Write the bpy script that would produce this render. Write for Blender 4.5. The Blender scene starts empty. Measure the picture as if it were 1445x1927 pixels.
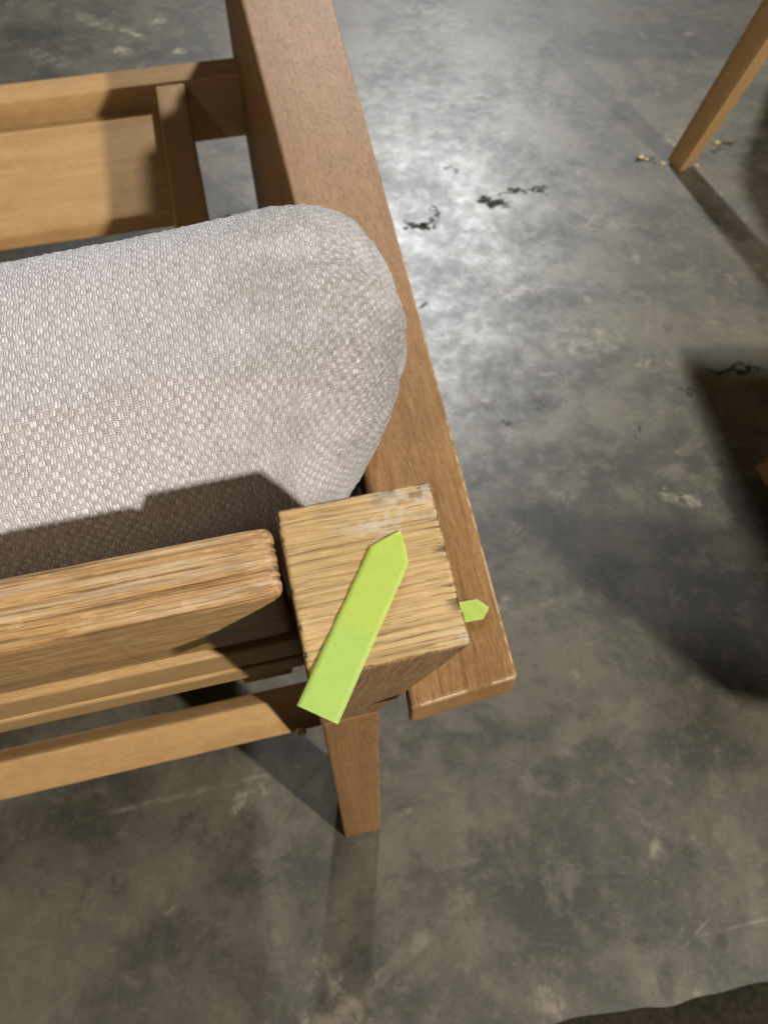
import bpy, bmesh, math
import numpy as np
from mathutils import Matrix, Vector

S = bpy.context.scene
COL = S.collection
R = math.radians

# ------------------------------------------------------------------ camera
cd = bpy.data.cameras.new('camera')
cam = bpy.data.objects.new('camera', cd); COL.objects.link(cam)
cam.location = (0, 0, .95)
cam.rotation_euler = (R(34), 0, 0)
cd.sensor_fit = 'VERTICAL'; cd.sensor_height = 36; cd.lens = 36 * 1447 / 1927
cd.clip_start = .01; cd.clip_end = 200
cd.dof.use_dof = True; cd.dof.focus_distance = .265; cd.dof.aperture_fstop = 20
S.camera = cam

# ------------------------------------------------------------------ room light: dim warm interior plus ceiling lamps
w = bpy.data.worlds.new('World'); S.world = w; w.use_nodes = True
bg = w.node_tree.nodes['Background']
bg.inputs[0].default_value = (1.0, .93, .80, 1); bg.inputs[1].default_value = .011

def lamp(name, loc, watts, radius, col):
    l = bpy.data.lights.new(name, 'POINT'); l.energy = watts; l.shadow_soft_size = radius; l.color = col
    o = bpy.data.objects.new(name, l); COL.objects.link(o); o.location = loc
lamp('ceiling_lamp_front', (.28, 4.5, 2.84), 800, .11, (.95, .97, 1.0))
lamp('ceiling_lamp_right', (2.3, -1.6, 2.84), 800, .06, (1.0, .95, .87))
lamp('ceiling_lamp_left', (-1.25, -.65, 2.84), 36, .12, (1.0, .93, .82))

vs = S.view_settings
S.display_settings.display_device = 'sRGB'
vs.view_transform = 'Standard'; vs.look = 'None'; vs.exposure = 0; vs.gamma = 1; vs.use_curve_mapping = False

# ------------------------------------------------------------------ node helpers
class NT:
    def __init__(s, name):
        s.m = bpy.data.materials.new(name); s.m.use_nodes = True
        s.t = s.m.node_tree; s.b = s.t.nodes['Principled BSDF']; s.out = s.t.nodes['Material Output']
    def n(s, typ, **kw):
        o = s.t.nodes.new(typ)
        for k, v in kw.items(): setattr(o, k, v)
        return o
    def put(s, sock, v):
        if isinstance(v, bpy.types.NodeSocket): s.t.links.new(v, sock)
        elif isinstance(v, (tuple, list)) and len(v) == 3 and sock.type == 'RGBA': sock.default_value = (*v, 1)
        else: sock.default_value = v
    def math(s, op, a, b=None, c=None, clamp=False):
        o = s.n('ShaderNodeMath', operation=op, use_clamp=clamp)
        s.put(o.inputs[0], a)
        if b is not None: s.put(o.inputs[1], b)
        if c is not None: s.put(o.inputs[2], c)
        return o.outputs[0]
    def vmath(s, op, a, b=None):
        o = s.n('ShaderNodeVectorMath', operation=op)
        s.put(o.inputs[0], a)
        if b is not None: s.put(o.inputs[1], b)
        return o.outputs[1] if op in ('DISTANCE', 'LENGTH', 'DOT_PRODUCT') else o.outputs[0]
    def noise(s, vec, scale, detail=4, rough=.55, dist=0):
        o = s.n('ShaderNodeTexNoise'); s.put(o.inputs['Vector'], vec)
        o.inputs['Scale'].default_value = scale; o.inputs['Detail'].default_value = detail
        o.inputs['Roughness'].default_value = rough; o.inputs['Distortion'].default_value = dist
        return o.outputs['Fac']
    def mr(s, v, a, b, c=0., d=1., smooth=True):
        o = s.n('ShaderNodeMapRange', interpolation_type='SMOOTHSTEP' if smooth else 'LINEAR')
        s.put(o.inputs[0], v)
        for i, x in enumerate((a, b, c, d)): s.put(o.inputs[i + 1], x)
        return o.outputs[0]
    def mix(s, f, a, b, blend='MIX'):
        o = s.n('ShaderNodeMix', data_type='RGBA', blend_type=blend)
        s.put(o.inputs[0], f); s.put(o.inputs[6], a); s.put(o.inputs[7], b)
        return o.outputs[2]
    def attr(s, name):
        return s.n('ShaderNodeAttribute', attribute_name=name).outputs['Fac']
    def bump(s, h, strength, dist, normal=None):
        o = s.n('ShaderNodeBump'); s.put(o.inputs['Height'], h)
        o.inputs['Strength'].default_value = strength; o.inputs['Distance'].default_value = dist
        if normal is not None: s.put(o.inputs['Normal'], normal)
        return o.outputs[0]

# ------------------------------------------------------------------ materials
def wood(name, base, dark, light, swap=False, rough=.5, weather=0., pore=1., bumpd=.0004, spec=.14):
    k = NT(name)
    oc = k.n('ShaderNodeTexCoord').outputs['Object']
    rnd = k.n('ShaderNodeObjectInfo').outputs['Random']
    off = k.n('ShaderNodeCombineXYZ')
    k.put(off.inputs[0], k.math('MULTIPLY', rnd, 7.)); k.put(off.inputs[1], k.math('MULTIPLY', rnd, 3.1)); k.put(off.inputs[2], k.math('MULTIPLY', rnd, 5.3))
    v = k.vmath('ADD', oc, off.outputs[0])
    if swap:
        sp = k.n('ShaderNodeSeparateXYZ'); k.put(sp.inputs[0], v); cb = k.n('ShaderNodeCombineXYZ')
        k.put(cb.inputs[0], sp.outputs[1]); k.put(cb.inputs[1], sp.outputs[0]); k.put(cb.inputs[2], sp.outputs[2]); v = cb.outputs[0]
    def st(a, b): return k.vmath('MULTIPLY', v, (a, b, b))
    warp = k.noise(k.vmath('MULTIPLY', v, (9, 9, 9)), 1., 2)
    wv = k.n('ShaderNodeCombineXYZ'); k.put(wv.inputs[1], k.math('MULTIPLY', warp, .005)); k.put(wv.inputs[2], k.math('MULTIPLY', warp, .004))
    v = k.vmath('ADD', v, wv.outputs[0])
    broad = k.noise(st(2.5, 34), 1., 3, .5)
    mid = k.noise(st(16, 480), 1., 4, .65)
    fine = k.noise(st(30, 2600), 1., 2, .6)
    por = k.noise(st(95, 2100), 1., 1, .5)
    c = k.mix(k.mr(broad, .3, .7), dark, base)
    c = k.mix(k.mr(mid, .34, .7), k.mix(.5 if not weather else .25, dark, c), c)
    c = k.mix(k.math('MULTIPLY', k.mr(mid, .55, .8), .5), c, light)
    c = k.mix(k.math('MULTIPLY', k.mr(fine, .42, .72), .45), c, light)
    pm = k.mr(por, .62, .70)
    c = k.mix(k.math('MULTIPLY', pm, .55 * pore), c, (dark[0] * .35, dark[1] * .3, dark[2] * .3))
    fleck = k.mr(k.noise(st(60, 1100), 1.7, 1, .4), .66, .72)
    c = k.mix(k.math('MULTIPLY', fleck, .35), c, (light[0] * 1.25, light[1] * 1.25, light[2] * 1.2))
    pt = k.noise(oc, 55, 4, .6)
    c = k.mix(k.math('MULTIPLY', k.mr(pt, .4, .7), .22), c, (dark[0] * .7, dark[1] * .75, dark[2] * .8))
    if weather:
        gl = k.mr(k.noise(st(11, 1900), 1., 3, .6), .56, .66)
        c = k.mix(k.math('MULTIPLY', gl, weather), c, (dark[0] * .34, dark[1] * .28, dark[2] * .22))
        gy = k.mr(k.noise(oc, 60, 5, .65), .48, .74)
        c = k.mix(k.math('MULTIPLY', gy, .45 * weather), c, (.19, .15, .10))
        gy2 = k.mr(k.noise(oc, 160, 4, .6), .55, .75)
        c = k.mix(k.math('MULTIPLY', gy2, .35 * weather), c, (light[0] * 1.15, light[1] * 1.2, light[2] * 1.3))
    groove = k.attr('groove')
    c = k.mix(k.math('MULTIPLY', groove, .8), c, (dark[0] * .32, dark[1] * .26, dark[2] * .2))
    c = k.mix(k.math('MULTIPLY', k.attr('wear_glint'), .8), c, (.62, .48, .33))
    c = k.mix(k.math('MULTIPLY', k.attr('dirt'), .9), c, (.030, .022, .02))
    c = k.mix(k.math('MULTIPLY', k.attr('chalk'), .75), c, (.50, .45, .37))
    k.put(k.b.inputs['Base Color'], c)
    k.put(k.b.inputs['Roughness'], k.mr(fine, .2, .8, rough - .1, rough + .12))
    k.b.inputs['Specular IOR Level'].default_value = spec
    h = k.math('ADD', k.math('MULTIPLY', fine, 1.), k.math('MULTIPLY', mid, .9))
    h = k.math('SUBTRACT', h, k.math('MULTIPLY', pm, .8 * pore))
    if weather:
        h = k.math('SUBTRACT', h, k.math('MULTIPLY', gl, 1.2))
        h = k.math('ADD', h, k.math('MULTIPLY', k.noise(st(9, 1500), 1., 3, .6), 1.7 * weather))
    k.put(k.b.inputs['Normal'], k.bump(h, .6, bumpd))
    return k.m

M = {}
M['teak'] = wood('teak_brown', (.30, .166, .068), (.21, .108, .040), (.43, .26, .120), pore=.7)
M['teak_gold'] = wood('teak_golden', (.46, .285, .122), (.36, .205, .082), (.56, .365, .17), pore=.4, bumpd=.0002)
M['weathered'] = wood('teak_weathered', (.58, .37, .150), (.40, .22, .080), (.74, .51, .25), rough=.40, weather=.8, bumpd=.0006, spec=.4)
M['weathered_cross'] = wood('teak_weathered_top', (.56, .385, .175), (.45, .29, .12), (.67, .49, .26), swap=True, rough=.55, weather=.38, bumpd=.0004, spec=.25)
M['post'] = wood('teak_grey_brown', (.33, .195, .088), (.22, .125, .056), (.43, .27, .135), weather=.35, rough=.6)

def fabric():
    k = NT('grey_basket_weave')
    uvn = k.n('ShaderNodeUVMap'); uvn.uv_map = 'UVMap'
    uv = uvn.outputs[0]
    wb = k.n('ShaderNodeTexNoise'); k.put(wb.inputs['Vector'], uv); wb.inputs['Scale'].default_value = 420; wb.inputs['Detail'].default_value = 1
    ws = k.vmath('MULTIPLY', k.vmath('SUBTRACT', wb.outputs['Color'], (.5, .5, .5)), (.0009, .0008, 0))
    wb2 = k.n('ShaderNodeTexNoise'); k.put(wb2.inputs['Vector'], uv); wb2.inputs['Scale'].default_value = 40
    ws2 = k.vmath('MULTIPLY', k.vmath('SUBTRACT', wb2.outputs['Color'], (.5, .5, .5)), (.005, .005, 0))
    p = k.vmath('ADD', k.vmath('ADD', uv, ws), ws2)
    sp = k.n('ShaderNodeSeparateXYZ'); k.put(sp.inputs[0], k.vmath('MULTIPLY', p, (1 / .00210, 1 / .00230, 1)))
    U, V = sp.outputs[0], sp.outputs[1]
    iu, iv = k.math('FLOOR', U), k.math('FLOOR', V)
    fu, fv = k.math('FRACT', U), k.math('FRACT', V)
    def rnd(a, b, c):
        cb = k.n('ShaderNodeCombineXYZ'); k.put(cb.inputs[0], a); k.put(cb.inputs[1], b); k.put(cb.inputs[2], c)
        wn = k.n('ShaderNodeTexWhiteNoise', noise_dimensions='3D'); k.put(wn.inputs['Vector'], cb.outputs[0]); return wn.outputs['Value']
    par = k.math('FLOORED_MODULO', k.math('ADD', iu, iv), 2.)
    def sel(a, b):
        return k.math('ADD', k.math('MULTIPLY', par, a), k.math('MULTIPLY', k.math('SUBTRACT', 1., par), b))
    across, along = sel(fu, fv), sel(fv, fu)
    nst = sel(2.0, 3.0)
    ac = k.math('MULTIPLY', across, nst); a2 = k.math('FRACT', ac); sub = k.math('FLOOR', ac)
    prof = k.math('SQRT', k.math('MAXIMUM', k.math('SUBTRACT', 1., k.math('POWER', k.math('ABSOLUTE', k.math('SUBTRACT', k.math('MULTIPLY', a2, 2.), 1.)), 2.)), 0.))
    al = k.math('POWER', k.math('MAXIMUM', k.math('SINE', k.math('MULTIPLY', along, math.pi)), 0.), .5)
    fa = k.noise(k.vmath('MULTIPLY', uv, (4200, 520, 1)), 1., 1); fb = k.noise(k.vmath('MULTIPLY', uv, (520, 4200, 1)), 1., 1)
    fib = sel(fa, fb)
    h = k.math('MULTIPLY', prof, k.math('ADD', k.math('MULTIPLY', al, .8), .2))
    h = k.math('ADD', h, k.math('MULTIPLY', par, .25))
    h = k.math('ADD', h, k.math('MULTIPLY', fib, .5))
    r2 = rnd(iu, iv, k.math('ADD', sub, 3.3)); r3 = rnd(iu, iv, 9.7)
    cv = k.mix(k.math('POWER', r2, 1.4), (.56, .53, .54), (.73, .70, .715))
    ch = k.mix(r2, (.43, .40, .402), (.56, .53, .532))
    ch = k.mix(k.math('MULTIPLY', k.mr(r3, .8, 1.), .5), ch, (.38, .35, .345))
    c = k.mix(par, ch, cv)
    c = k.mix(k.mr(fib, .36, .60), k.mix(.40, c, (.28, .25, .235)), c)
    c = k.mix(k.mr(k.math('MULTIPLY', prof, al), .0, .5, .35, 1.), (.30, .27, .26), c)
    big = k.noise(uv, 22, 4, .6)
    c = k.mix(k.math('MULTIPLY', k.mr(big, .5, .75), .22), c, (.33, .29, .24))
    soil = k.attr('soil')
    sn = k.noise(uv, 420, 3, .7)
    c = k.mix(k.math('MULTIPLY', k.math('MULTIPLY', soil, k.mr(sn, .25, .65)), .75), c, (.19, .17, .14))
    c = k.mix(k.attr('tear'), c, (.035, .022, .022))
    k.put(k.b.inputs['Base Color'], c)
    k.b.inputs['Roughness'].default_value = .8
    k.b.inputs['Specular IOR Level'].default_value = .22
    k.b.inputs['Sheen Weight'].default_value = .12
    k.b.inputs['Sheen Roughness'].default_value = .4
    k.put(k.b.inputs['Normal'], k.bump(h, 1., .00036))
    return k.m
M['fabric'] = fabric()

def px2floor(x, y):
    th = R(34); f = 1447.
    d = (0, math.sin(th), -math.cos(th)); u = (0, math.cos(th), math.sin(th))
    vx = x - 722.5; vy = f * d[1] + (963.5 - y) * u[1]; vz = f * d[2] + (963.5 - y) * u[2]
    t = -.95 / vz
    return vx * t, vy * t

def concrete():
    k = NT('polished_concrete')
    oc = k.n('ShaderNodeTexCoord').outputs['Object']
    n1 = k.noise(oc, 2.3, 6, .62, .4)
    n2 = k.noise(oc, 9, 7, .68, .2)
    n3 = k.noise(oc, 38, 6, .7, .3)
    n4 = k.noise(oc, 170, 4, .7)
    n5 = k.noise(oc, 900, 2, .7)
    n6 = k.noise(k.vmath('ADD', oc, (11.3, 4.2, 0)), 5.5, 8, .68, .35)
    n7 = k.noise(k.vmath('ADD', oc, (2.3, 14.2, 0)), 19, 7, .70, .3)
    c = k.mix(k.mr(n1, .32, .68), (.080, .077, .066), (.145, .138, .120))
    c = k.mix(k.math('MULTIPLY', k.mr(n6, .42, .62), .75), c, (.205, .195, .168))
    c = k.mix(k.math('MULTIPLY', k.mr(n6, .48, .32), .6), c, (.062, .060, .052))
    c = k.mix(k.math('MULTIPLY', k.mr(n7, .50, .66), .58), c, (.225, .213, .185))
    c = k.mix(k.math('MULTIPLY', k.mr(n7, .47, .35), .45), c, (.066, .064, .057))
    c = k.mix(k.math('MULTIPLY', k.mr(n2, .52, .70), .45), c, (.165, .165, .158))
    c = k.mix(k.math('MULTIPLY', k.mr(n3, .50, .72), .45), c, (.245, .232, .205))
    c = k.mix(k.math('MULTIPLY', k.mr(n4, .52, .72), .22), c, (.28, .265, .235))
    c = k.mix(k.math('MULTIPLY', k.mr(n4, .46, .30), .18), c, (.060, .058, .050))
    c = k.mix(k.math('MULTIPLY', k.mr(n5, .5, .75), .22), c, (.07, .065, .055))
    grit = k.mr(k.noise(oc, 420, 1, .4), .70, .76)
    c = k.mix(k.math('MULTIPLY', grit, .5), c, (.05, .046, .04))
    # pale flaked laitance patches
    fl = k.math('MULTIPLY', k.mr(k.noise(k.vmath('ADD', oc, (3.1, 7.7, 0)), 13, 5, .62, .6), .60, .70), k.mr(n3, .42, .6))
    c = k.mix(k.math('MULTIPLY', fl, .55), c, (.36, .335, .29))
    # hairline cracks
    vo = k.n('ShaderNodeTexVoronoi', feature='DISTANCE_TO_EDGE'); wv = k.n('ShaderNodeTexNoise'); k.put(wv.inputs['Vector'], oc); wv.inputs['Scale'].default_value = 12; wv.inputs['Detail'].default_value = 5
    k.put(vo.inputs['Vector'], k.vmath('ADD', oc, k.vmath('MULTIPLY', wv.outputs['Color'], (.12, .12, .12)))); vo.inputs['Scale'].default_value = 7
    cr = k.math('MULTIPLY', k.mr(vo.outputs['Distance'], .018, .0), k.mr(n1, .45, .62))
    c = k.mix(k.math('MULTIPLY', cr, .13), c, (.045, .043, .04))
    # marks that lie on this floor, a few painted glints among the pale ones: (photo x, y, half length along, half across, angle deg, darkness, roughness of edge)
    wn = k.n('ShaderNodeTexNoise'); k.put(wn.inputs['Vector'], oc); wn.inputs['Scale'].default_value = 42; wn.inputs['Detail'].default_value = 5; wn.inputs['Roughness'].default_value = .65
    wob = k.vmath('MULTIPLY', k.vmath('SUBTRACT', wn.outputs['Color'], (.5, .5, .5)), (.085, .085, 0))
    wc = k.vmath('ADD', oc, wob)
    dark = None; pale = None
    def spot(px, py, a, b, ang, warped=True):
        x, y = px2floor(px, py)
        q = k.vmath('SUBTRACT', wc if warped else oc, (x, y, 0))
        m = k.n('ShaderNodeMapping', vector_type='TEXTURE'); k.put(m.inputs[0], q); m.inputs['Rotation'].default_value = (0, 0, R(ang)); m.inputs['Scale'].default_value = (a, b, 1)
        return k.mr(k.vmath('LENGTH', m.outputs[0]), 1.25, .55)
    def join(a, b): return b if a is None else k.math('MAXIMUM', a, b)
    for (px, py, a, b, ang, s) in [(930, 381, .034, .016, -10, 1), (792, 424, .036, .011, 5, 1), (985, 360, .06, .006, 12, .8), (1022, 362, .012, .01, 0, .7), (820, 400, .008, .022, 0, .8),
                                   (796, 577, .006, .014, 0, .8), (850, 318, .02, .004, -25, .7), (1130, 541, .009, .0025, 8, .9), (1210, 297, .028, .014, 0, .75), (1370, 270, .011, .008, 0, .8), (1345, 283, .016, .009, 30, .6),
                                   (1380, 697, .05, .011, 8, .95), (1290, 735, .014, .006, 0, .5), (945, 798, .006, .004, 0, .8), (957, 800, .005, .004, 0, .8), (1205, 806, .006, .004, 20, .7), (1188, 815, .004, .005, 0, .6),
                                   (440, 415, .03, .012, -40, .7), (1015, 760, .004, .004, 0, .6), ]:
        dark = join(dark, k.math('MULTIPLY', spot(px, py, a, b, ang), s))
    soft = None
    for (px, py, a, b, ang, s) in [(1205, 1769, .010, .005, 12, .45), (1357, 1770, .007, .009, 0, .5), (1252, 1850, .010, .018, 0, .5), (1150, 1650, .03, .003, 0, .3)]:
        soft = join(soft, k.math('MULTIPLY', spot(px, py, a, b, ang, False), s))
    c = k.mix(soft, c, (.045, .042, .036))
    for (px, py, a, b, ang, s) in [(850, 45, .05, .03, 40, .55), (800, 20, .07, .04, 0, .5), (1215, 690, .02, .012, 50, .8), (1050, 710, .025, .012, -30, .6), (1300, 945, .012, .014, -40, .9), (1262, 935, .008, .014, 0, .7),
                                   (1290, 260, .06, .035, 10, .5), (1210, 285, .012, .010, 0, .4), (445, 1520, .008, .014, -35, .8), (500, 1480, .05, .004, 25, .45), (970, 1000, .009, .007, 0, .6), (1130, 420, .06, .03, 0, .35), (1110, 640, .07, .035, 15, .5),
                                   (250, 62, .045, .014, -40, .95), (300, 40, .02, .016, 20, 1), (335, 97, .026, .014, 20, 1), (230, 95, .03, .02, 0, .8), (90, 110, .09, .03, -35, .5), (180, 40, .10, .02, -35, .5)]:  # white flecks at the upper left: glints painted into the floor colour
        pale = join(pale, k.math('MULTIPLY', spot(px, py, a, b, ang), s))
    for (px, py, a, b, ang, s) in [(840, 636, .075, .0020, 12, .7), (1310, 1755, .030, .0012, 40, .5), (760, 1800, .09, .008, 38, .3), (350, 1495, .12, .004, 14, .4), (1400, 1740, .06, .0015, 12, .4)]:
        pale = join(pale, k.math('MULTIPLY', spot(px, py, a, b, ang, False), s))
    pn = k.mr(n4, .35, .62)
    c = k.mix(k.math('MULTIPLY', k.math('MULTIPLY', pale, k.mr(n3, .38, .62)), .8), c, (.42, .40, .35))
    dk = k.math('MULTIPLY', dark, k.mr(n4, .70, .44)); k.put(k.b.inputs['Coat Weight'], k.mr(dk, 0., .6, .30, 0.)); k.put(k.b.inputs['Specular IOR Level'], k.mr(dk, 0., .6, .5, .1))
    c = k.mix(k.math('MULTIPLY', dk, .95), c, (.020, .017, .017))
    gm = k.n('ShaderNodeGamma'); k.put(gm.inputs[0], c); gm.inputs[1].default_value = 1.45; c = gm.outputs[0]
    c = k.mix(1., c, (1.22, 1.155, 1.0), 'MULTIPLY')
    k.put(k.b.inputs['Base Color'], c)
    r = k.mr(n6, .3, .7, .60, .44); r = k.math('ADD', r, k.mr(n3, .3, .7, .07, -.07)); r = k.math('ADD', r, k.math('MULTIPLY', dk, .35))
    k.put(k.b.inputs['Roughness'], r)
    k.b.inputs['Coat IOR'].default_value = 1.45
    k.put(k.b.inputs['Coat Roughness'], k.mr(n7, .3, .7, .44, .34))
    hh = k.math('ADD', k.math('MULTIPLY', n3, 1.), k.math('MULTIPLY', n4, .35))
    k.put(k.b.inputs['Normal'], k.bump(hh, .3, .0012))
    k.t.links.new(k.b.inputs['Normal'].links[0].from_socket, k.b.inputs['Coat Normal'])
    return k.m
M['concrete'] = concrete()

def film(name, col, tint, op):
    k = NT(name)
    oc = k.n('ShaderNodeTexCoord').outputs['Object']
    v = k.noise(oc, 900, 3, .6)
    c = k.mix(k.mr(v, .3, .7), tuple(x * .93 for x in col), col)
    k.put(k.b.inputs['Base Color'], c); k.b.inputs['Roughness'].default_value = .5
    k.b.inputs['Specular IOR Level'].default_value = .3
    tr = k.n('ShaderNodeBsdfTransparent'); tr.inputs[0].default_value = (*tint, 1)
    tl = k.n('ShaderNodeBsdfTranslucent'); tl.inputs[0].default_value = (*col, 1)
    m0 = k.n('ShaderNodeMixShader'); m0.inputs[0].default_value = .12
    k.t.links.new(k.b.outputs[0], m0.inputs[1]); k.t.links.new(tl.outputs[0], m0.inputs[2])
    mx = k.n('ShaderNodeMixShader'); mx.inputs[0].default_value = op
    k.t.links.new(tr.outputs[0], mx.inputs[1]); k.t.links.new(m0.outputs[0], mx.inputs[2]); k.t.links.new(mx.outputs[0], k.out.inputs[0])
    k.put(k.b.inputs['Normal'], k.bump(k.noise(oc, 700, 3, .6), .25, .0002))
    return k.m
M['film_tip'] = film('fluorescent_film', (.60, .78, .20), (1, 1, .4), .54)
M['film_tail'] = film('fluorescent_film_loose', (.54, .76, .22), (1, 1, .4), .57)

def plain(name, col, rough, metal=0., var=.3, scale=80):
    k = NT(name); oc = k.n('ShaderNodeTexCoord').outputs['Object']
    v = k.noise(oc, scale, 4, .6)
    k.put(k.b.inputs['Base Color'], k.mix(k.mr(v, .3, .7), tuple(x * (1 - var) for x in col), tuple(min(1, x * (1 + var)) for x in col)))
    k.b.inputs['Roughness'].default_value = rough; k.b.inputs['Metallic'].default_value = metal
    k.put(k.b.inputs['Normal'], k.bump(v, .3, .0006))
    return k.m
M['brass'] = plain('brass', (.92, .78, .50), .25, .45, .05)
M['mat'] = plain('dark_brown_sheet', (.022, .018, .010), .95, 0, .35, 120)
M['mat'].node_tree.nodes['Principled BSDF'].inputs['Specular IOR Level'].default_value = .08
M['crumb'] = plain('yellow_crumb', (.55, .42, .16), .7)

# ------------------------------------------------------------------ mesh helpers
def hsh(i, j, s):
    v = np.sin(i * 127.1 + j * 311.7 + s * 74.7) * 43758.5453
    return v - np.floor(v)
def vn(x, y, s=0.):
    i, j = np.floor(x), np.floor(y); a, b = x - i, y - j
    a = a * a * (3 - 2 * a); b = b * b * (3 - 2 * b)
    return (hsh(i, j, s) * (1 - a) + hsh(i + 1, j, s) * a) * (1 - b) + (hsh(i, j + 1, s) * (1 - a) + hsh(i + 1, j + 1, s) * a) * b
def fbm(x, y, s=0., o=3):
    return sum(vn(x * 2 ** q, y * 2 ** q, s + q) * .5 ** q for q in range(o)) / sum(.5 ** q for q in range(o))
def sst(v, a, b):
    t = np.clip((v - a) / (b - a), 0, 1); return t * t * (3 - 2 * t)

def make_mesh(name, co, faces, attrs=None, uv=None, smooth=True, mats=(), matidx=None):
    me = bpy.data.meshes.new(name)
    co = np.asarray(co, dtype=np.float32); faces = np.asarray(faces, dtype=np.int32)
    nv, nf, k = len(co), len(faces), faces.shape[1]
    me.vertices.add(nv); me.vertices.foreach_set('co', co.ravel())
    me.loops.add(nf * k); me.loops.foreach_set('vertex_index', faces.ravel())
    me.polygons.add(nf); me.polygons.foreach_set('loop_start', np.arange(nf, dtype=np.int32) * k)
    me.update(calc_edges=True)
    if uv is not None:
        l = me.uv_layers.new(name='UVMap'); l.data.foreach_set('uv', np.asarray(uv, np.float32)[faces.ravel()].ravel())
    for n_, a in (attrs or {}).items():
        t = me.attributes.new(n_, 'FLOAT', 'POINT'); t.data.foreach_set('value', np.asarray(a, np.float32))
    for m in mats: me.materials.append(m)
    if matidx is not None: me.polygons.foreach_set('material_index', np.asarray(matidx, np.int32))
    me.polygons.foreach_set('use_smooth', np.full(nf, smooth))
    me.validate(); me.update()
    return me

def rbox(name, size, r, div, mats, disp=None, warp=None, top_slot=False, seed=0.):
    ax = []
    for s_, n_ in zip(size, div):
        h = s_ / 2
        e = h - r * (1 - np.array([0., .25, .55, 1.]) )   # from inner edge outward
        e = np.array([h - r, h - .6 * r, h - .25 * r, h])
        if np.isscalar(n_): inner = np.linspace(-(h - r), h - r, max(2, n_ + 1))
        else: inner = np.asarray(n_)
        ax.append(np.concatenate([-e[::-1][:-1], inner, e[1:]]))
    n = [len(a) for a in ax]
    idx = -np.ones(n, dtype=np.int64)
    I = np.zeros(n, bool); I[0] = I[-1] = True; I[:, 0] = I[:, -1] = True; I[:, :, 0] = I[:, :, -1] = True
    idx[I] = np.arange(I.sum())
    g = np.argwhere(I)
    P = np.stack([ax[q][g[:, q]] for q in range(3)], 1)
    h = np.array(size) / 2
    inn = np.clip(P, -(h - r), h - r); d = P - inn; L = np.linalg.norm(d, axis=1, keepdims=True); L[L == 0] = 1
    N = d / L; P = inn + r * N
    F = []
    def grid(a, flip):
        q = np.stack([a[:-1, :-1], a[1:, :-1], a[1:, 1:], a[:-1, 1:]], -1).reshape(-1, 4)
        F.append(q[:, ::-1] if flip else q)
    grid(idx[0], True); grid(idx[-1], False); grid(idx[:, 0], False); grid(idx[:, -1], True); grid(idx[:, :, 0], True); grid(idx[:, :, -1], False)
    F = np.concatenate(F)
    attrs = {}
    edge = np.sort(np.abs(N), axis=1)[:, 1]
    if disp is not None:
        dz, attrs = disp(P, N, edge)
        P = P + N * dz[:, None]
    mi = None
    if top_slot:
        mi = (N[F].mean(1)[:, 0] > .72).astype(int)
    if warp is not None: P = warp(P)
    return make_mesh(name, P, F, attrs, None, True, mats, mi)

def link(name, me, parent=None):
    o = bpy.data.objects.new(name, me); COL.objects.link(o); o.parent = parent; return o
def tag(o, label, cat, group=None):
    o['label'] = label; o['category'] = cat
    if group: o['group'] = group
def frame(gx, gy, c):
    gx = Vector(gx).normalized(); gy = (Vector(gy) - gx * gx.dot(Vector(gy))).normalized(); gz = gx.cross(gy)
    m = Matrix.Identity(4)
    for i in range(3): m[i][0], m[i][1], m[i][2], m[i][3] = gx[i], gy[i], gz[i], c[i]
    return m

def soft_wear(seed, amt=.5, warpamp=.0003):
    def f(P, N, edge):
        x, y, z = P.T
        nz = fbm(x * 60 + seed, (y + z) * 90, seed)
        wr = sst(edge, .35, .7) * sst(fbm(x * 170 + seed, (y - z) * 60, seed + 3), .52, .75) * amt
        return -(warpamp * nz) - .0006 * wr, {'wear_glint': wr}
    return f
def board(name, parent, c, size, gx=(1, 0, 0), gy=(0, 1, 0), mat='teak', r=.0025, div=(40, 4, 4), disp='soft', seed=1., warp=None, amt=.45):
    d = soft_wear(seed, amt) if disp == 'soft' else disp
    o = link(name, rbox(name, size, r, div, [M[mat]], d, warp), parent)
    o.matrix_local = frame(gx, gy, c)
    return o

# ------------------------------------------------------------------ floor
bm = bmesh.new(); bmesh.ops.create_grid(bm, x_segments=2, y_segments=2, size=12)
me = bpy.data.meshes.new('floor'); bm.to_mesh(me); bm.free(); me.materials.append(M['concrete'])
fl = link('floor', me); fl['kind'] = 'structure'

# ------------------------------------------------------------------ the chair (local: X across, Y towards its front, Z up)
TILT = R(17.4); ct, stn = math.cos(TILT), math.sin(TILT)
ES = Vector((0, -stn, ct)); EF = Vector((0, ct, stn))       # up along the back, forward across the back
chair = bpy.data.objects.new('lounge_chair', None); COL.objects.link(chair)
chair.location = (-.0028, .195, 0); chair.rotation_euler = (0, 0, R(13.5))
tag(chair, 'brown slatted wooden lounge chair with one pale weathered back post end', 'chair')
MID = -.30
CHM = Matrix.Translation((-.0028, .195, 0)) @ Matrix.Rotation(R(13.5), 4, 'Z')

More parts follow.
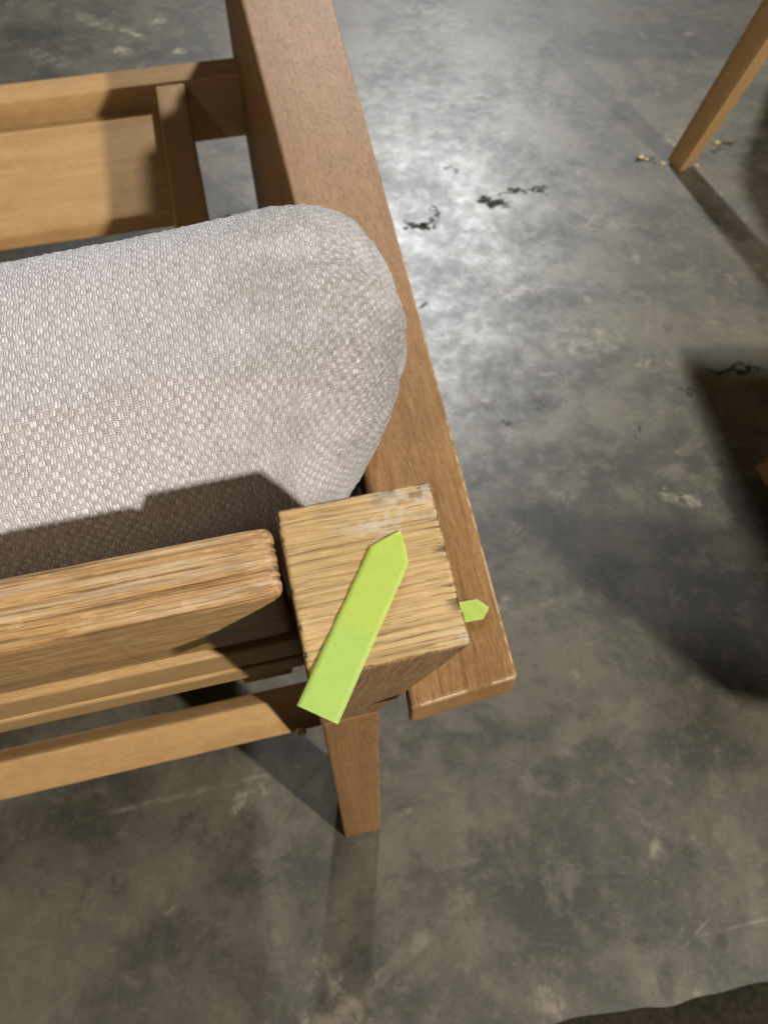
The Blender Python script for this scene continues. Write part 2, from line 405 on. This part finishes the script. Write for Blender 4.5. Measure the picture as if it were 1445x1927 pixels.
# back posts, reclined
PL = .392
def post_disp(seed, strong):
    def f(P, N, edge):
        x, y, z = P.T
        top = sst(N[:, 0], .4, .8); nearTop = sst(x, PL / 2 - .035, PL / 2)
        g = sst(fbm(z * 900 + vn(y * 70, z * 200, seed) * .8, y * 30, seed + 2, 2), .56, .74) * top
        g2 = sst(fbm((y + z) * 480, x * 22, seed + 5, 2), .55, .8) * (1 - top)
        rnd = fbm(y * 90, z * 90 + x * 60, seed + 9)
        e = sst(edge, .3, .7)
        chip = e * sst(fbm(y * 240 + x * 100, z * 420, seed + 4), .50, .72) * nearTop
        right = sst(y, .0165, .0215) * nearTop
        chip_r = right * sst(fbm(z * 900, x * 90, seed + 6, 2), .48, .66)
        gate = sst(fbm(z * 130 + y * 60, x * 40, seed + 21, 2), .42, .66)
        dz = -(.00007 * g + .00005 * g2 + .00012 * rnd * nearTop + .00035 * chip + .00050 * chip_r * gate) * strong
        dirt = np.clip(chip_r * .85 * (.35 + .65 * gate) + e * nearTop * sst(fbm(y * 260, z * 260, seed + 8), .55, .68) * .7, 0, 1)
        corner = np.exp(-(((y - .017) / .010) ** 2 + ((z - .020) / .0055) ** 2)) + .9 * np.exp(-(((y - .004) / .0075) ** 2 + ((z - .0135) / .0035) ** 2)) + .8 * np.exp(-(((y - .019) / .004) ** 2 + ((z + .021) / .0025) ** 2))
        chalk = np.clip(corner, 0, 1) * top * sst(fbm(y * 500, z * 700, seed + 11), .36, .6)
        dirt = np.clip(dirt + top * .6 * np.exp(-(((y - .014) / .012) ** 2 + ((z - .0215) / .003) ** 2)) * sst(fbm(y * 300, z * 500, seed + 13), .45, .6), 0, 1)
        return dz, {'groove': g * .35 * strong, 'dirt': dirt * strong, 'chalk': chalk * strong}
    return f
xs = np.concatenate([np.linspace(-PL / 2 + .003, PL / 2 - .05, 40), np.linspace(PL / 2 - .0495, PL / 2 - .0025, 70)])
for cx, sd, st_ in ((-.0222, 1., 1.), (2 * MID + .0222, 5., .5)):
    top = Vector((cx, -.0903, .7675))
    c = top - ES * (PL / 2)
    me = rbox('rear_post', (PL, .0446, .0476), .0016, (xs, 110, 120) if st_ == 1 else (20, 20, 20), [M['post'], M['weathered_cross']], post_disp(sd, st_), None, True)
    o = link('rear_post', me, chair); o.matrix_local = frame(ES, (1, 0, 0), c)
    if st_ == 1: o['label'] = 'weathered back post end with pale rough top'
    # lower leg, upright
    board('leg', chair, (cx, .0225, .198), (.398, .0424, .045), (0, 0, 1), (1, 0, 0), 'teak', .002, (30, 4, 4), seed=sd + 2)

# top rail, weathered, ridged
RX0, RX1 = 2 * MID + .0462, -.0462
RL = RX1 - RX0
def rail_disp(P, N, edge):
    x, y, z = P.T       # y forward thickness, z up along back
    ax = np.abs(N)
    def grooves(t, sd):
        a = sst(fbm(t * 1150 + .3 * vn(x * 25, t * 160, sd), x * 13, sd, 2), .50, .66)
        b = sst(fbm(t * 1100, x * 55, sd + 4, 2), .55, .75) * .5
        return np.clip(a + b, 0, 1)
    g = grooves(y, 2.) * ax[:, 2] + .6 * grooves(z, 7.) * ax[:, 1]
    endg = ax[:, 0] * sst(fbm(y * 1300, z * 30, 3., 2), .45, .62)
    ne = sst(RL / 2 - np.abs(x), .010, .0) * (1 - ax[:, 0])
    dz = -.00015 * g - .0004 * endg * (.3 + .7 * sst(fbm(y * 160, z * 40, 31., 2), .4, .65)) - .0003 * ne
    glint = sst(fbm(y * 500 + 3, x * 18, 12., 3), .56, .74) * ax[:, 2]  # pale ridge streaks, glints of the ridges put into the colour
    return dz, {'groove': np.clip(g * .62 + endg * .7, 0, 1), 'wear_glint': glint * .55, 'dirt': endg * .5 * sst(np.abs(x), RL / 2 - .004, RL / 2)}
topc = Vector(((RX0 + RX1) / 2, -.0803, .7702))
xr = np.concatenate([np.linspace(-RL / 2 + .004, RL / 2 - .16, 90), np.linspace(RL / 2 - .1595, RL / 2 - .012, 170), np.linspace(RL / 2 - .0117, RL / 2 - .003, 26)])
RHt = .071
me = rbox('top_rail', (RL, .0200, RHt), .003, (xr, 62, np.concatenate([np.linspace(-RHt / 2 + .003, RHt / 2 - .012, 30), np.linspace(RHt / 2 - .0118, RHt / 2 - .003, 14)])), [M['weathered']], rail_disp)
o = link('top_rail', me, chair); o.matrix_local = frame((1, 0, 0), EF, topc - ES * (RHt / 2)); o['label'] = 'weathered ridged top rail of the back'

# lower back slats
def on_back(s): return topc - ES * s
for s0, s1, th, off, mt, sd in ((.0925, .1400, .018, -.001, 'weathered', 3.), (.1425, .1800, .018, -.002, 'weathered', 6.)):
    o = board('back_slat', chair, on_back((s0 + s1) / 2) + EF * off, (RL + .0034, th, s1 - s0), (1, 0, 0), EF, 'teak_gold', .0025, (120, 6, 8), seed=sd)

# rear and front seat rails
rear_rail = board('rear_rail', chair, (MID, .0522, .3058), (.514, .020, .0375), (1, 0, 0), (0, .848, -.530), 'teak_gold', .003, (60, 4, 8), seed=4.)
board('front_rail', chair, (MID, .9625, .355), (.656, .050, .090), mat='teak_gold', r=.003, div=(60, 6, 8), seed=8.)
# screw in the rear rail
bm = bmesh.new()
bmesh.ops.create_uvsphere(bm, u_segments=20, v_segments=12, radius=.0050)
for v in bm.verts: v.co.z *= .62
for f in bm.faces: f.smooth = True
me = bpy.data.meshes.new('screw'); bm.to_mesh(me); bm.free(); me.materials.append(M['brass'])
o = link('screw', me, rear_rail); o.matrix_local = frame((1, 0, 0), (0, .848, -.530), (MID, .0522, .3058)).inverted() @ (Matrix.Translation((-.0625, .0322, .2990)) @ Matrix.Rotation(R(58), 4, 'X'))

# arms: wedge boards lying on an apron and a side panel
def arm_side(sgn, sd):
    fx = (lambda X: X) if sgn > 0 else (lambda X: 2 * MID - X)
    Ya, Yb = -.0622, 1.16
    Ls = Yb - Ya
    ik = np.array([[-.0622, .0006], [-.010, .0070], [.0877, .0104], [.317, .0116], [.63, .0144], [1.16, .022]])
    okk = np.array([[-.0622, .0575], [.0787, .0667], [.612, .0992], [1.16, .131]])
    def warp(P):
        Y = P[:, 0] + (Ya + Yb) / 2
        t = P[:, 1] / .06 + .5
        a = np.interp(Y, ik[:, 0], ik[:, 1]); b = np.interp(Y, okk[:, 0], okk[:, 1])
        X = a + (b - a) * t
        Y = Y + .0035 * (t - 1) * sst(-Y, .0, .06)
        Z = .585 + .05 * Y - .0105 + P[:, 2]
        X = X if sgn > 0 else 2 * MID - X
        # local frame: x = chair Y, y = -chair X, z = up
        return np.stack([Y, -X, Z], 1)
    def disp(P, N, edge):
        x, y, z = P.T
        back = sst(x, -Ls / 2 + .30, -Ls / 2)
        e = sst(edge, .3, .65) * sst(z, 0, .006)
        chip = e * sst(fbm(x * 190 + sd, y * 150, sd, 4), .40, .60) * (.25 + .75 * back)
        g = sst(fbm(y * 520, x * 16, sd + 3, 3), .54, .74) * np.abs(N[:, 2]) * (.2 + .8 * back)
        return -.0012 * chip - .00022 * g, {'wear_glint': np.clip(chip * 1.4, 0, 1), 'groove': g * .45}
    xsA = np.concatenate([np.linspace(-Ls / 2 + .003, -Ls / 2 + .25, 190), np.linspace(-Ls / 2 + .255, Ls / 2 - .003, 120)])
    me = rbox('arm_rest', (Ls, .06, .021), .0022, (xsA, 70, 6), [M['teak']], disp, warp)
    if sgn < 0: me.flip_normals()
    o = link('arm_rest', me, chair); o.matrix_local = frame((0, 1, 0), (-1, 0, 0), (0, 0, 0))
    # apron under the arm
    def xin(Y): return np.interp(Y, ik[:, 0], ik[:, 1])
    def wa(P):
        Y = P[:, 0] + .585
        X = xin(Y) + .0012 + (P[:, 1] + .012)
        Z = .585 + .05 * Y - .0212 - .019 + P[:, 2]
        X = X if sgn > 0 else 2 * MID - X
        return np.stack([Y, -X, Z], 1)
    o = board('arm_apron', chair, (0, 0, 0), (1.06, .024, .036), (0, 1, 0), (-1, 0, 0), 'teak', .002, (60, 3, 4), warp=wa, seed=sd + 1)
    if sgn < 0: o.data.flip_normals()
    def wp(P):
        Y = P[:, 0] + .70
        t = (P[:, 2] + .12) / .24
        zt = .585 + .05 * Y - .0595
        X = .0045 + .046 * (Y - .70) * (1 - t) + .014 * t * (Y - .3) + .0105 * t + (P[:, 1] + .010)
        Z = .308 + (zt - .308) * t
        X = X if sgn > 0 else 2 * MID - X
        return np.stack([Y, -X, Z], 1)
    o = board('side_panel', chair, (0, 0, 0), (.86, .020, .24), (0, 1, 0), (-1, 0, 0), 'teak', .002, (60, 3, 16), warp=wp, seed=sd + 4)
    if sgn < 0: o.data.flip_normals()
    board('leg', chair, (fx(.050), 1.085, .290), (.578, .046, .050), (0, 0, 1), (1, 0, 0), 'teak', .002, (20, 4, 4), seed=sd + 6)
arm_side(1, 2.); arm_side(-1, 9.)

# seat deck: lengthwise bars and wide slats let in between them
for cx in (-.0775, 2 * MID + .0775):
    board('seat_bar', chair, (cx, .495, .385), (.880, .040, .028), (0, 1, 0), (-1, 0, 0), 'teak_gold', .003, (40, 5, 4), seed=6. + cx)
for y0, y1, sd in ((.690, .9215, 2.), (.435, .630, 4.), (.18, .375, 7.)):
    def bow(P, w=(y1 - y0)):
        q = P.copy(); t = P[:, 1] / (w / 2)
        q[:, 2] -= .010 * np.clip(-t - .15, 0, 1) ** 1.5
        return q
    board('seat_slat', chair, (MID, (y0 + y1) / 2, .364), (.4035, y1 - y0, .022), mat='teak_gold', r=.004, div=(60, 40, 3), seed=sd, warp=bow)

# ------------------------------------------------------------------ cushion
def make_cushion():
    a0, b0, L, ex = .0735, .20, .325, .002
    Rr = .043
    # profile along X (right half): list of (X, inset)
    flat = np.concatenate([np.linspace(0, L - Rr - .17, 60)[:-1], np.linspace(L - Rr - .17, L - Rr, 150)])
    ph = np.linspace(0, math.pi / 2, 46)[1:]
    X = np.concatenate([flat, L - Rr + Rr * np.sin(ph)])
    ins = np.concatenate([np.zeros_like(flat), Rr * (1 - np.cos(ph))])
    cap = np.linspace(0, 1, 12)[1:]
    X = np.concatenate([X, L + .004 * cap * 0 + 0 * cap + .003 * np.sin(cap * math.pi / 2)])
    ins = np.concatenate([ins, Rr + (a0 - .002 - Rr) * cap])
    u = np.concatenate([[0], np.cumsum(np.hypot(np.diff(X), np.diff(ins)))])
    X = np.concatenate([-X[::-1][:-1], X]); ins = np.concatenate([ins[::-1][:-1], ins]); u = np.concatenate([-u[::-1][:-1], u])
    nU = len(X)
    # cross-section, arclength parameter, dense at the top
    def section(a, b, rho):
        th = np.linspace(0, math.pi / 2, 60)
        t, s = [], []
        for q, (sx, sy) in enumerate(((1, 1), (-1, 1), (-1, -1), (1, -1))):
            tt = th if q % 2 == 0 else th[::-1]
            t.append(sx * (a - rho + rho * np.cos(tt))); s.append(sy * (b - rho + rho * np.sin(tt)))
        return np.concatenate(t), np.concatenate(s)
    T0, S0 = section(a0, b0, .062)
    T0 = np.append(T0, T0[0]); S0 = np.append(S0, S0[0])
    al = np.concatenate([[0], np.cumsum(np.hypot(np.diff(T0), np.diff(S0)))])
    # 0 = front middle-low ... goes up the front, over the top, down the back
    tot = al[-1]; NV = 420
    vv = np.linspace(0, tot, NV + 1)[:-1]
    co = np.zeros((nU, NV, 3)); UV = np.zeros((nU, NV, 2))
    for i in range(nU):
        d = ins[i]
        a, b = a0 - d, b0 - d
        rho = max(.062 - d, .0015)
        T, S_ = section(a, b, rho); T = np.append(T, T[0]); S_ = np.append(S_, S_[0])
        # same angular parameter as the full section
        t_ = np.interp(vv, al, T); s_ = np.interp(vv, al, S_)
        # slack: puffed faces, sagging corners
        fx = X[i] / L
        t_ = t_ + .0005 * np.sign(t_) * (np.abs(t_) / a0) * (1 - (s_ / b0) ** 2) * (1 - fx ** 6)
        s_ = s_ - .006 * (abs(fx) ** 8)
        co[i, :, 0] = X[i]; co[i, :, 1] = t_; co[i, :, 2] = s_
        UV[i, :, 0] = u[i]; UV[i, :, 1] = vv
    P = co.reshape(-1, 3); UV = UV.reshape(-1, 2)
    # rear lower right corner tapers inwards; creases near the end
    x, t, s = P.T
    end = sst(x, L - .13, L)
    x = x - .029 * sst(-t, -.006, .068) * sst(x, L - .10, L - .005) * (x > 0)
    x = x - .019 * sst(b0 - s, .055, .135) * sst(x, L - .10, L - .005) * (x > 0)
    lump = (fbm(UV[:, 0] * 28 + 9, UV[:, 1] * 28, 4., 3) - .5)
    x = x + end * lump * .006
    t = t + lump * .0015
    s = s + (fbm(UV[:, 0] * 18, UV[:, 1] * 22 + 5, 7., 3) - .5) * .0015
    # crease
    cr = np.exp(-(((x - .318) / .012) ** 2 + ((t + .012) / .008) ** 2)) * (s > 0)
    x = x - .005 * cr; s = s - .0012 * cr
    fc = sst(t, .02, .07) * sst(s, b0 - .06, b0) * sst(x, L - .06, L - .01); x = x + .010 * fc
    fuzz = (fbm(UV[:, 0] * 520, UV[:, 1] * 520, 1., 2) - .5) * .0009
    s = s + fuzz; x = x + fuzz * end; t = t + fuzz * np.sign(t)
    top = Vector((MID, .0385, .757))
    cen = top - ES * b0
    dd = np.clip(L - .05 - x, 0, .26); t = t - .12 * dd * (1 - 1.1 * dd / .52)
    W = np.zeros_like(P)
    W[:, 0] = cen.x + x + ex
    W[:, 1] = cen.y + t * EF.y + s * ES.y
    W[:, 2] = cen.z + t * EF.z + s * ES.z
    idx = np.arange(nU * NV).reshape(nU, NV); nx = np.roll(idx, -1, axis=1)
    F = np.stack([idx[:-1], idx[1:], nx[1:], nx[:-1]], -1).reshape(-1, 4)
    soil = sst(x, .19, .315) * (.35 + .65 * sst(fbm(UV[:, 0] * 60, UV[:, 1] * 60, 3.), .25, .6)) * sst(s, .08, .17)
    tear = np.exp(-(((x - .313 - .1 * (t - .035)) / .0009) ** 2 + ((t - .040) / .0075) ** 2)) * (s > .1) * sst(fbm(x * 900, t * 500, 2.), .35, .5)
    me = make_mesh('back_cushion', W, F, {'soil': soil, 'tear': tear}, UV, True, [M['fabric']])
    bm = bmesh.new(); bm.from_mesh(me)
    bmesh.ops.holes_fill(bm, edges=[e for e in bm.edges if e.is_boundary], sides=0)
    bmesh.ops.recalc_face_normals(bm, faces=bm.faces)
    for f in bm.faces: f.smooth = True
    bm.to_mesh(me); bm.free()
    return me
cu = link('back_cushion', make_cushion()); cu.matrix_world = CHM
tag(cu, 'light grey basket-weave back cushion leaning against the chair back', 'cushion')

# ------------------------------------------------------------------ arrow flags
def flag(label, M4, Wd, tip, tail_from, Lg, thick=.00012, curl=0.0015):
    # local: x along from square end (0) to tip (Lg), y across, z off the surface
    ys = np.linspace(-1, 1, 9); n = 60
    def build(x0, x1, nm, pts):
        co, F = [], []
        xsn = np.linspace(x0, x1, pts)
        for xx in xsn:
            hw = Wd / 2
            if xx > Lg - tip: hw = Wd / 2 * max(.02, (Lg - xx) / tip) ** .92
            for q in ys:
                lift = curl * max(0, (tail_from - xx) / tail_from) ** 2 + .0000 + .00012 * math.sin(xx * 700 + q * 2.5)
                co.append((xx, q * hw, lift))
        m = len(ys)
        base = len(co)
        co += [(a, b, c - thick) for a, b, c in co]
        for i in range(pts - 1):
            for j in range(m - 1):
                p = i * m + j
                F.append((p, p + m, p + m + 1, p + 1)); F.append((p + base, p + 1 + base, p + m + 1 + base, p + m + base))
        for i in range(pts - 1):
            for j in (0, m - 1):
                p = i * m + j; qd = (p, p + base, p + m + base, p + m); F.append(qd if j == 0 else qd[::-1])
        return make_mesh(nm, co, F, smooth=True, mats=[M['film_tip' if nm == 'adhesive_tip' else 'film_tail']])
    e = bpy.data.objects.new('arrow_flag', None); COL.objects.link(e); e.matrix_world = M4
    link('adhesive_tip', build(tail_from, Lg, 'adhesive_tip', 40), e)
    link('loose_tail', build(0, tail_from, 'loose_tail', 30), e)
    tag(e, label, 'sticker', 'green arrow flags')
    return e
lift = Vector((0, -stn, ct)) * .0007
p_tail = Vector((-.0437, -.12125, .7578)) + lift; p_tip = Vector((-.0117, -.0800, .7707)) + lift
d = (p_tip - p_tail)
M4 = CHM @ frame(d, ES.cross(d), p_tail)
flag('long yellow-green arrow flag stuck across the weathered post end, its tail overhanging', M4, .01150, .0075, .0238, d.length)
q0, q1 = Vector((.0125, -.0212, .5853)), Vector((.0543, -.0232, .5850))
d = q1 - q0
flag('green arrow flag on the arm rest, only its tip showing past the post', CHM @ frame(d, Vector((0, 0, 1)).cross(d), q0 + Vector((0, 0, .0006))), .0122, .0050, .019, d.length, curl=.0008)

# ------------------------------------------------------------------ two more chairs at the right, mostly out of the picture
def side_chair(label, sx, sy, w, dp, bases, zs=.40, back=-1, wide=0.):
    """seat corner (sx, sy), width, depth; bases: leg feet in world coordinates at the four corners"""
    ch = bpy.data.objects.new('side_chair', None); COL.objects.link(ch); ch.location = (sx + w / 2, sy + dp / 2, 0)
    tag(ch, label, 'chair', 'wooden chairs standing at the right')
    O2 = Vector((sx + w / 2, sy + dp / 2, 0))
    cs = [(-w / 2, -dp / 2), (-w / 2, dp / 2), (w / 2, -dp / 2), (w / 2, dp / 2)]
    for (bx, by), (cx, cy) in zip(bases, cs):
        b = Vector((bx, by, 0)) - O2; t = Vector((cx + math.copysign(.03, -cx), cy + math.copysign(.03, -cy), zs))
        gx = (t - b).normalized(); Lg = (t - b).length
        def tap(P, Lg=Lg):
            q = P.copy(); k_ = (P[:, 0] / Lg + .5); q[:, 1] *= .86 + .3 * k_; q[:, 2] *= .86 + .3 * k_; return q
        board('leg', ch, b + gx * (Lg / 2), (Lg, .047, .047), gx, (.82, .57, 0), 'teak_gold', .003, (24, 4, 4), seed=bx * 9 + by, warp=tap, amt=.15)
    n = 5
    for i in range(n):
        hh = dp / n
        board('seat_slat', ch, (0, -dp / 2 + hh * (i + .5), zs + .012), (w + .02, hh - .004, .024), mat='teak_gold', r=.006, div=(20, 6, 3), seed=i + 1.)
    for x in (-w / 2 + .04, 0, w / 2 - .04):
        board('back_post', ch, (x, back * (dp / 2 - .01) + wide, zs + .19), (.36, .03, .026), (0, 0, 1), (1, 0, 0), 'teak_gold', .003, (8, 3, 3), seed=x)
    for z, hh, shade_ext in (((zs + .10, .10, .205), (zs + .203, .10, .205), (zs + .306, .10, .205), (zs + .400, .08, .34)) if wide else ((zs + .16, .10, 0.), (zs + .265, .10, 0.), (zs + .37, .10, 0.))):  # wide: unseen rails lengthened to the left and stacked to shade the floor
        bw = w + .02 + shade_ext
        def bend(P, bw=bw):
            q = P.copy(); q[:, 1] += back * .03 * (1 - (P[:, 0] / (bw / 2)) ** 2); return q
        board('back_rail', ch, (-shade_ext / 2, back * (dp / 2 + .01) + wide, z), (bw, .024, hh), mat='teak_gold', r=.010, div=(24, 3, 5), seed=z, warp=bend)
    return ch
side_chair('golden wooden chair whose slanting leg shows in the upper right corner', .686, 1.45, .56, .50, [(.632, 1.541), (1.15, 2.30), (1.34, 1.42), (1.34, 2.02)], .42, -1, .10)
side_chair('golden wooden chair with just a foot tip showing at the right edge', .785, .02, .52, .59, [(.66, -.07), (.590, .712), (1.42, -.07), (1.42, .71)], .40, -1)

# ------------------------------------------------------------------ thin dark sheet with a wavy edge at the lower right
def sheet():
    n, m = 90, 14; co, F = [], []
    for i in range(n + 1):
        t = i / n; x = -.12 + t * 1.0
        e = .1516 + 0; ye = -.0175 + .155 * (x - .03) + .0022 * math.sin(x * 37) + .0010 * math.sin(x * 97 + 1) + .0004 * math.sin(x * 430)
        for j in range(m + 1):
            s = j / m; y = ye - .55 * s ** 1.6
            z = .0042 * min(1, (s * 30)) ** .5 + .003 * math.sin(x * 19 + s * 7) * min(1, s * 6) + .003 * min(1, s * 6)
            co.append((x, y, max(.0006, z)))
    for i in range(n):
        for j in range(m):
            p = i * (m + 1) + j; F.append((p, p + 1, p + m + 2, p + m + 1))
    me = make_mesh('dark_sheet', co, F, mats=[M['mat']])
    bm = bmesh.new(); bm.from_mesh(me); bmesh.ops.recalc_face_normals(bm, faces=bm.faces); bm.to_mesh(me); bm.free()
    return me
o = link('dark_sheet', sheet())
tag(o, 'dark brown sheet with a wavy edge lying on the concrete at lower right', 'sheet')

# ------------------------------------------------------------------ crumbs by the slanting leg
rs = np.random.RandomState(3)
M['crumb_dark'] = plain('brown_crumb', (.16, .10, .05), .8)
for px, py, sz, mt, lb in ((1206, 297, .0056, 'crumb', 'largest yellow crumb on the floor, left of the slanting leg'),
                           (1216, 301, .0038, 'crumb', 'small yellow crumb touching the largest crumb left of the slanting leg'),
                           (1246, 309, .0042, 'crumb', 'yellow crumb lying against the left of the slanting leg foot'),
                           (1348, 270, .0055, 'crumb', 'yellow crumb on the floor right of the slanting leg'),
                           (1230, 306, .0030, 'crumb_dark', 'tiny brown crumb between the yellow crumbs left of the slanting leg'),
                           (1372, 269, .0048, 'crumb_dark', 'brown crumb furthest right of the slanting leg'),
                           (1310, 313, .0030, 'crumb', 'tiny pale crumb at the right of the slanting leg foot')):
    bm = bmesh.new(); bmesh.ops.create_icosphere(bm, subdivisions=2, radius=sz)
    sx_, sy_ = rs.uniform(.7, 1.3, 2)
    for v in bm.verts: v.co *= 1 + rs.uniform(-.28, .28); v.co.x *= sx_; v.co.y *= sy_; v.co.z = max(v.co.z * .65, -sz * .4)
    me = bpy.data.meshes.new('crumb'); bm.to_mesh(me); bm.free(); me.materials.append(M[mt])
    x, y = px2floor(px, py)
    o = link('crumb', me); o.location = (x, y, sz * .4); o.rotation_euler = (0, 0, rs.uniform(0, 6))
    tag(o, lb, 'crumb', 'crumbs round the slanting leg')
